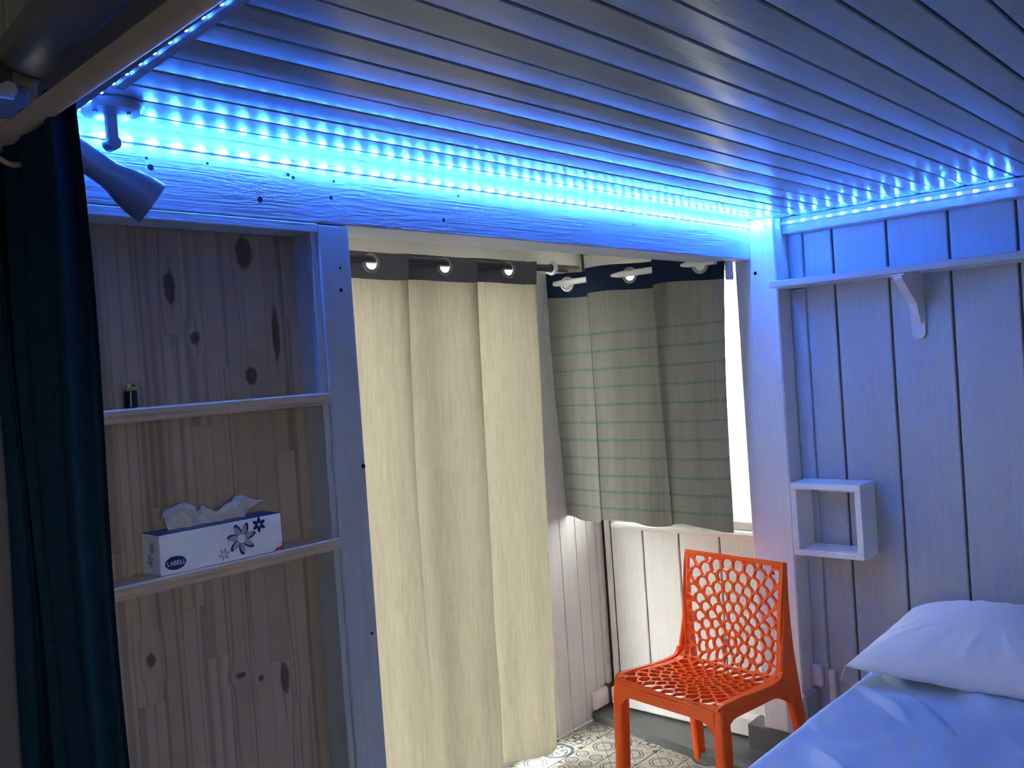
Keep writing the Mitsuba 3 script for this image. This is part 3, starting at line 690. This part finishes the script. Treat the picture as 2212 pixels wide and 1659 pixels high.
def scales(c, r0, n_rings, grow, step0, sgrow, sx):
    """a fan of overlapping scales around c: every ring's arcs stand on the ring inside it"""
    out, done, r, dr_, st_ = [], Point(c[0], c[1]).buffer(r0 * .8), r0, r0 * 1.45, step0
    out.append(done)
    for k in range(n_rings):
        n = max(5, int(round(2 * math.pi * r / st_)))
        half = math.pi * r / n
        R_ = math.hypot(half, .36 * dr_)
        ring = []
        for q in range(n):
            a = 2 * math.pi * (q + (.5 if k % 2 else 0)) / n + math.pi / 2 + rng.normal() * .03 / max(1, k)
            p = (c[0] + sx * r * math.cos(a), c[1] + r * math.sin(a))
            w = math.pi / n
            far = r + 4 * dr_
            sec = Polygon([(c[0], c[1])] + [(c[0] + sx * far * math.cos(a + t_ * w), c[1] + far * math.sin(a + t_ * w)) for t_ in (-1, -.5, 0, .5, 1)])
            cell = shapely.affinity.rotate(shapely.affinity.scale(Point(p).buffer(R_, quad_segs=10), (dr_ * .80) / R_ if dr_ * .80 > R_ else 1.0, 1.0), math.degrees(a), origin=p)
            cell = cell.intersection(sec).difference(done)
            ring.append(cell)
        out += ring; done = shapely.union_all([done] + ring).buffer(1e-5)
        r += dr_; dr_ *= grow; st_ *= sgrow
    return out
import shapely.affinity
cells_b = scales((0.004, TB + .062), .020, 12, 1.055, .033, 1.045, 1.0)
cells_s = scales((0.0, TB - .125), .016, 12, 1.10, .027, 1.07, 1.08)
back_area = outline(TB - .012, TE, .012, 0, .015)
seat_area = outline(0, TB - .012, .021, .020, 0)
holes = []
for cells, area in ((cells_b, back_area), (cells_s, seat_area)):
    for c in cells:
        c = c.intersection(area)
        for g0 in getattr(c, 'geoms', [c]):
            if g0.geom_type != 'Polygon' or g0.area < 6e-5: continue
            w = .0034 if g0.centroid.y > TB + .02 else .0030
            rr = .13 * math.sqrt(g0.area)
            h_ = g0.buffer(-w - rr, quad_segs=5).buffer(rr, quad_segs=5)
            for g in getattr(h_, 'geoms', [h_]):
                if g.area > 3e-5: holes.append(g)
holes = shapely.union_all(holes)
def lattice(poly, th):
    polys = poly.difference(holes)
    ms = []
    for g in getattr(polys, 'geoms', [polys]):
        if g.area < 1e-6: continue
        g = shapely.segmentize(g, .008)
        m = trimesh.creation.extrude_polygon(g, th, engine='earcut')
        ms.append(m)
    m = cat(*ms); v = np.array(m.vertices)
    m2 = trimesh.Trimesh(chair_surf(v[:, 0], v[:, 1], v[:, 2]), m.faces, process=False)
    return m2
obj('seat', chair_place(lattice(outline(0, TB), .011)), 'chair_plastic', tch, units=False, smooth=38)
obj('backrest', chair_place(lattice(outline(TB, TE), .011)), 'chair_plastic', tch, units=False, smooth=38)
def loft(secs, n=20, e=.55):
    """secs (z, xc, xw, yc, yw): rounded rectangles stacked up"""
    th = np.linspace(0, 2 * np.pi, n, endpoint=False); c, s = np.cos(th), np.sin(th)
    ex, ey = np.sign(c) * np.abs(c) ** e, np.sign(s) * np.abs(s) ** e
    A = np.array(secs, float); zz = np.linspace(A[0, 0], A[-1, 0], 26)
    o = np.argsort(A[:, 0]); I = [np.interp(zz, A[o, 0], A[o, k]) for k in range(1, 5)]
    V = np.vstack([np.column_stack([I[0][k] + I[1][k] / 2 * ex, I[2][k] + I[3][k] / 2 * ey, np.full(n, zz[k])]) for k in range(26)])
    f = []
    for k in range(25):
        for j in range(n):
            a, b, c_, d = k * n + j, k * n + (j + 1) % n, (k + 1) * n + (j + 1) % n, (k + 1) * n + j
            f += [(a, b, c_), (a, c_, d)]
    V = np.vstack([V, V[:n].mean(0), V[-n:].mean(0)])
    for j in range(n): f += [(len(V) - 2, (j + 1) % n, j), (len(V) - 1, 25 * n + j, 25 * n + (j + 1) % n)]
    m = trimesh.Trimesh(V, f, process=False); m.fix_normals(); return m
for sx in (1, -1):
    rear = [(.800, .205, .012, -.203, .016), (.70, .206, .013, -.192, .026), (.60, .207, .014, -.186, .044), (.52, .208, .018, -.178, .066), (.46, .209, .026, -.172, .088), (.40, .212, .032, -.180, .080),
            (.34, .216, .034, -.192, .058), (.2, .228, .036, -.215, .048), (.0, .244, .034, -.246, .040)]
    obj('leg', chair_place(loft([(a, sx * b, c, d, e) for a, b, c, d, e in rear])), 'chair_plastic', tch, units=False, smooth=40)
for sx in (1, -1):
    front = [(.424, .207, .036, .186, .044), (.40, .208, .042, .188, .046), (.34, .211, .046, .190, .048), (.2, .215, .044, .193, .046), (0, .220, .038, .198, .040)]
    obj('leg', chair_place(loft([(a, sx * b, c, d, e) for a, b, c, d, e in front])), 'chair_plastic', tch, units=False, smooth=40)
def arch(half, ztop, zmid, zleg, n=40):
    xs_ = np.linspace(-half, half, n); r = np.abs(xs_) / half
    low = zmid - (zmid - zleg) * np.clip((r - .70) / .30, 0, 1) ** 2.2
    return Polygon(np.vstack([np.column_stack([xs_, ztop(xs_)]), np.column_stack([xs_[::-1], low[::-1]])]))
fa = prism(shapely.segmentize(arch(.200, lambda x: .424 + .006 * (x / .2) ** 2 - .006, .382, .335), .02), .014); v = np.array(fa.vertices)
obj('apron', chair_place(trimesh.Trimesh(np.column_stack([v[:, 0], .213 - v[:, 2], v[:, 1]]), np.asarray(fa.faces)[:, ::1], process=False)), 'chair_plastic', tch, units=False, smooth=40)
for sx in (1, -1):
    n = 40; ys = np.linspace(-.165, .20, n); r = (ys + .165) / .365
    topz = np.interp(ys, prof[::-1, 0][3:], prof[::-1, 1][3:]) + .004
    topz = np.where(ys < -.12, .46, topz)
    low = .385 - .055 * np.clip((r - .80) / .2, 0, 1) ** 2 - .045 * np.clip((.25 - r) / .25, 0, 1) ** 1.5
    pg = Polygon(np.vstack([np.column_stack([ys, topz]), np.column_stack([ys[::-1], low[::-1]])]))
    sa = prism(pg, .014); v = np.array(sa.vertices)
    m = trimesh.Trimesh(np.column_stack([sx * .222 - sx * v[:, 2] - sx * .004 * 0, v[:, 0], v[:, 1]]), sa.faces, process=False); m.fix_normals()
    obj('apron', chair_place(m), 'chair_plastic', tch, units=False, smooth=40)

# ------------------------------------------------------------------ bed and pillow
tb_ = thing('bed', 'bed with a pale blue sheet along the right wall', 'bed')
EX0, EX1, EY0, EY1, EZ = 2.35, 6.60, .40, 2.33, -2.10
obj('base', bx(EX0 + .05, EX1 - .02, EY0 + .05, EY1 - .05, -2.95, -2.55, .02), 'fascia_dark', tb_)
for x in (EX0 + .12, EX1 - .18):
    for yy in (EY0 + .12, EY1 - .18):
        obj('leg', bx(x, x + .09, yy, yy + .09, FLOOR, -2.951, .01), 'fascia_dark', tb_)
def mattress_top(u, v):
    # u across y, v along x; the outer ring folds down over the sides
    def fold(t, a, b, drop, r=.09):
        L = b - a
        # param: 0-.12 side, .12-.2 corner, .2-.8 top ...
        pos = np.where(t < .1, a, np.where(t > .9, b, a + r * 0 + (t - .1) / .8 * L))
        return pos
    y_, x_ = EY0 + (EY1 - EY0) * np.clip((u - .08) / .84, 0, 1), EX0 + (EX1 - EX0) * np.clip((v - .04) / .92, 0, 1)
    d = np.clip((.08 - u) / .08, 0, 1) + np.clip((u - .92) / .08, 0, 1) + np.clip((.04 - v) / .04, 0, 1) + np.clip((v - .96) / .04, 0, 1)
    d = np.minimum(d, 1)
    e = np.minimum(np.minimum(y_ - EY0, EY1 - y_), np.minimum(x_ - EX0, EX1 - x_))
    rr = .07
    z = EZ - (rr - np.sqrt(np.maximum(rr * rr - np.maximum(rr - e, 0) ** 2, 0))) * .75
    P = np.column_stack([x_, y_, z])
    w = (meshkit.fbm(np.column_stack([x_ * 2.2, y_ * 2.2, 0 * x_]), 3, 5) - .5) * .07
    ang = .8; q = x_ * math.cos(ang) + y_ * math.sin(ang); q2 = -x_ * math.sin(ang) + y_ * math.cos(ang)
    rid = meshkit.noise(np.column_stack([q * 1.6, q2 * 8, 0 * q]), 11); rid = np.clip(rid - .55, 0, 1) ** 1.5 * .22
    P[:, 2] += (w + rid) * np.clip(e / .15, .25, 1)
    P[:, 2] -= d * .46
    ruff = .012 * np.sin(x_ * 9) + .012 * np.sin(y_ * 11)
    P[:, 1] += ruff * d * np.where(u > .5, 1, -1) * (np.abs(u - .5) > .4); P[:, 0] += ruff * d * np.where(v > .5, 1, -1) * (np.abs(v - .5) > .45) * (v < .5)
    return P
m, st = grid(mattress_top, 240, 360)
obj('sheet', m, two(scene['bed_sheet']), tb_, smooth=True)
obj('mattress', bx(EX0 + .03, EX1 - .03, EY0 + .03, EY1 - .03, -2.548, -2.22, .03), 'sheet', tb_)

tpw = thing('pillow', 'plump white pillow lying on the bed against the right wall', 'pillow')
PX, PY, HX, HY = 6.03, 1.60, .60, .72
def pillow(u, v, sgn):
    a, b = u * 2 - 1, v * 2 - 1
    a, b = np.sin(a * np.pi / 2), np.sin(b * np.pi / 2)
    # edges curve in between the corners
    x = HX * a * (1 - .085 * (1 - b * b)); y_ = HY * b * (1 - .075 * (1 - a * a))
    k = np.clip((1 - a ** 2) * (1 - b ** 2), 0, 1)
    h_ = k ** .5
    up_ = (.255 * h_) if sgn > 0 else -.135 * h_ ** .8
    rad = np.arctan2(b, a); r = np.hypot(a, b)
    wr = (.016 * np.sin(rad * 17 + 2 * np.sin(rad * 3)) + .012 * np.sin(rad * 31 + 1)) * np.clip(r - .45, 0, 1) * np.clip(1.25 - r, 0, 1) * 2.4 * h_
    P = np.column_stack([x, y_, up_ + wr * sgn])
    P[:, 2] += .03 * (meshkit.fbm(np.column_stack([x * 2.5, y_ * 2.5, 0 * x + 4]), 3) - .5) * h_
    return P
def pillow_place(P):
    tilt = .05; c, s = math.cos(tilt), math.sin(tilt)
    x, z = P[:, 0] * c - P[:, 2] * s, P[:, 0] * s + P[:, 2] * c
    r = .0; cr, sr = math.cos(r), math.sin(r)
    xx, yy = x * cr - P[:, 1] * sr, x * sr + P[:, 1] * cr
    return np.column_stack([xx + PX, yy + PY, z + EZ + .158])
ms = []
for sg in (1, -1):
    m, st = grid(lambda u, v: pillow_place(pillow(u, v, sg)), 120, 120)
    ms.append(m if sg > 0 else trimesh.Trimesh(m.vertices, np.asarray(m.faces)[:, ::-1], process=False))
pm = cat(*ms); pm.merge_vertices()
obj('cover', pm, two(scene['sheet']), tpw, smooth=True)
c0 = pillow_place(pillow(np.array([0.]), np.array([1.]), 1))[0]
obj('loose_thread', tube([c0 + np.array([.0, .004 * i + .006 * math.sin(i * 2.1), -.012 * i + .004 * math.sin(i * 1.3)]) for i in range(9)], .0022, 6), 'sheet', tpw, label='loose thread at the corner')
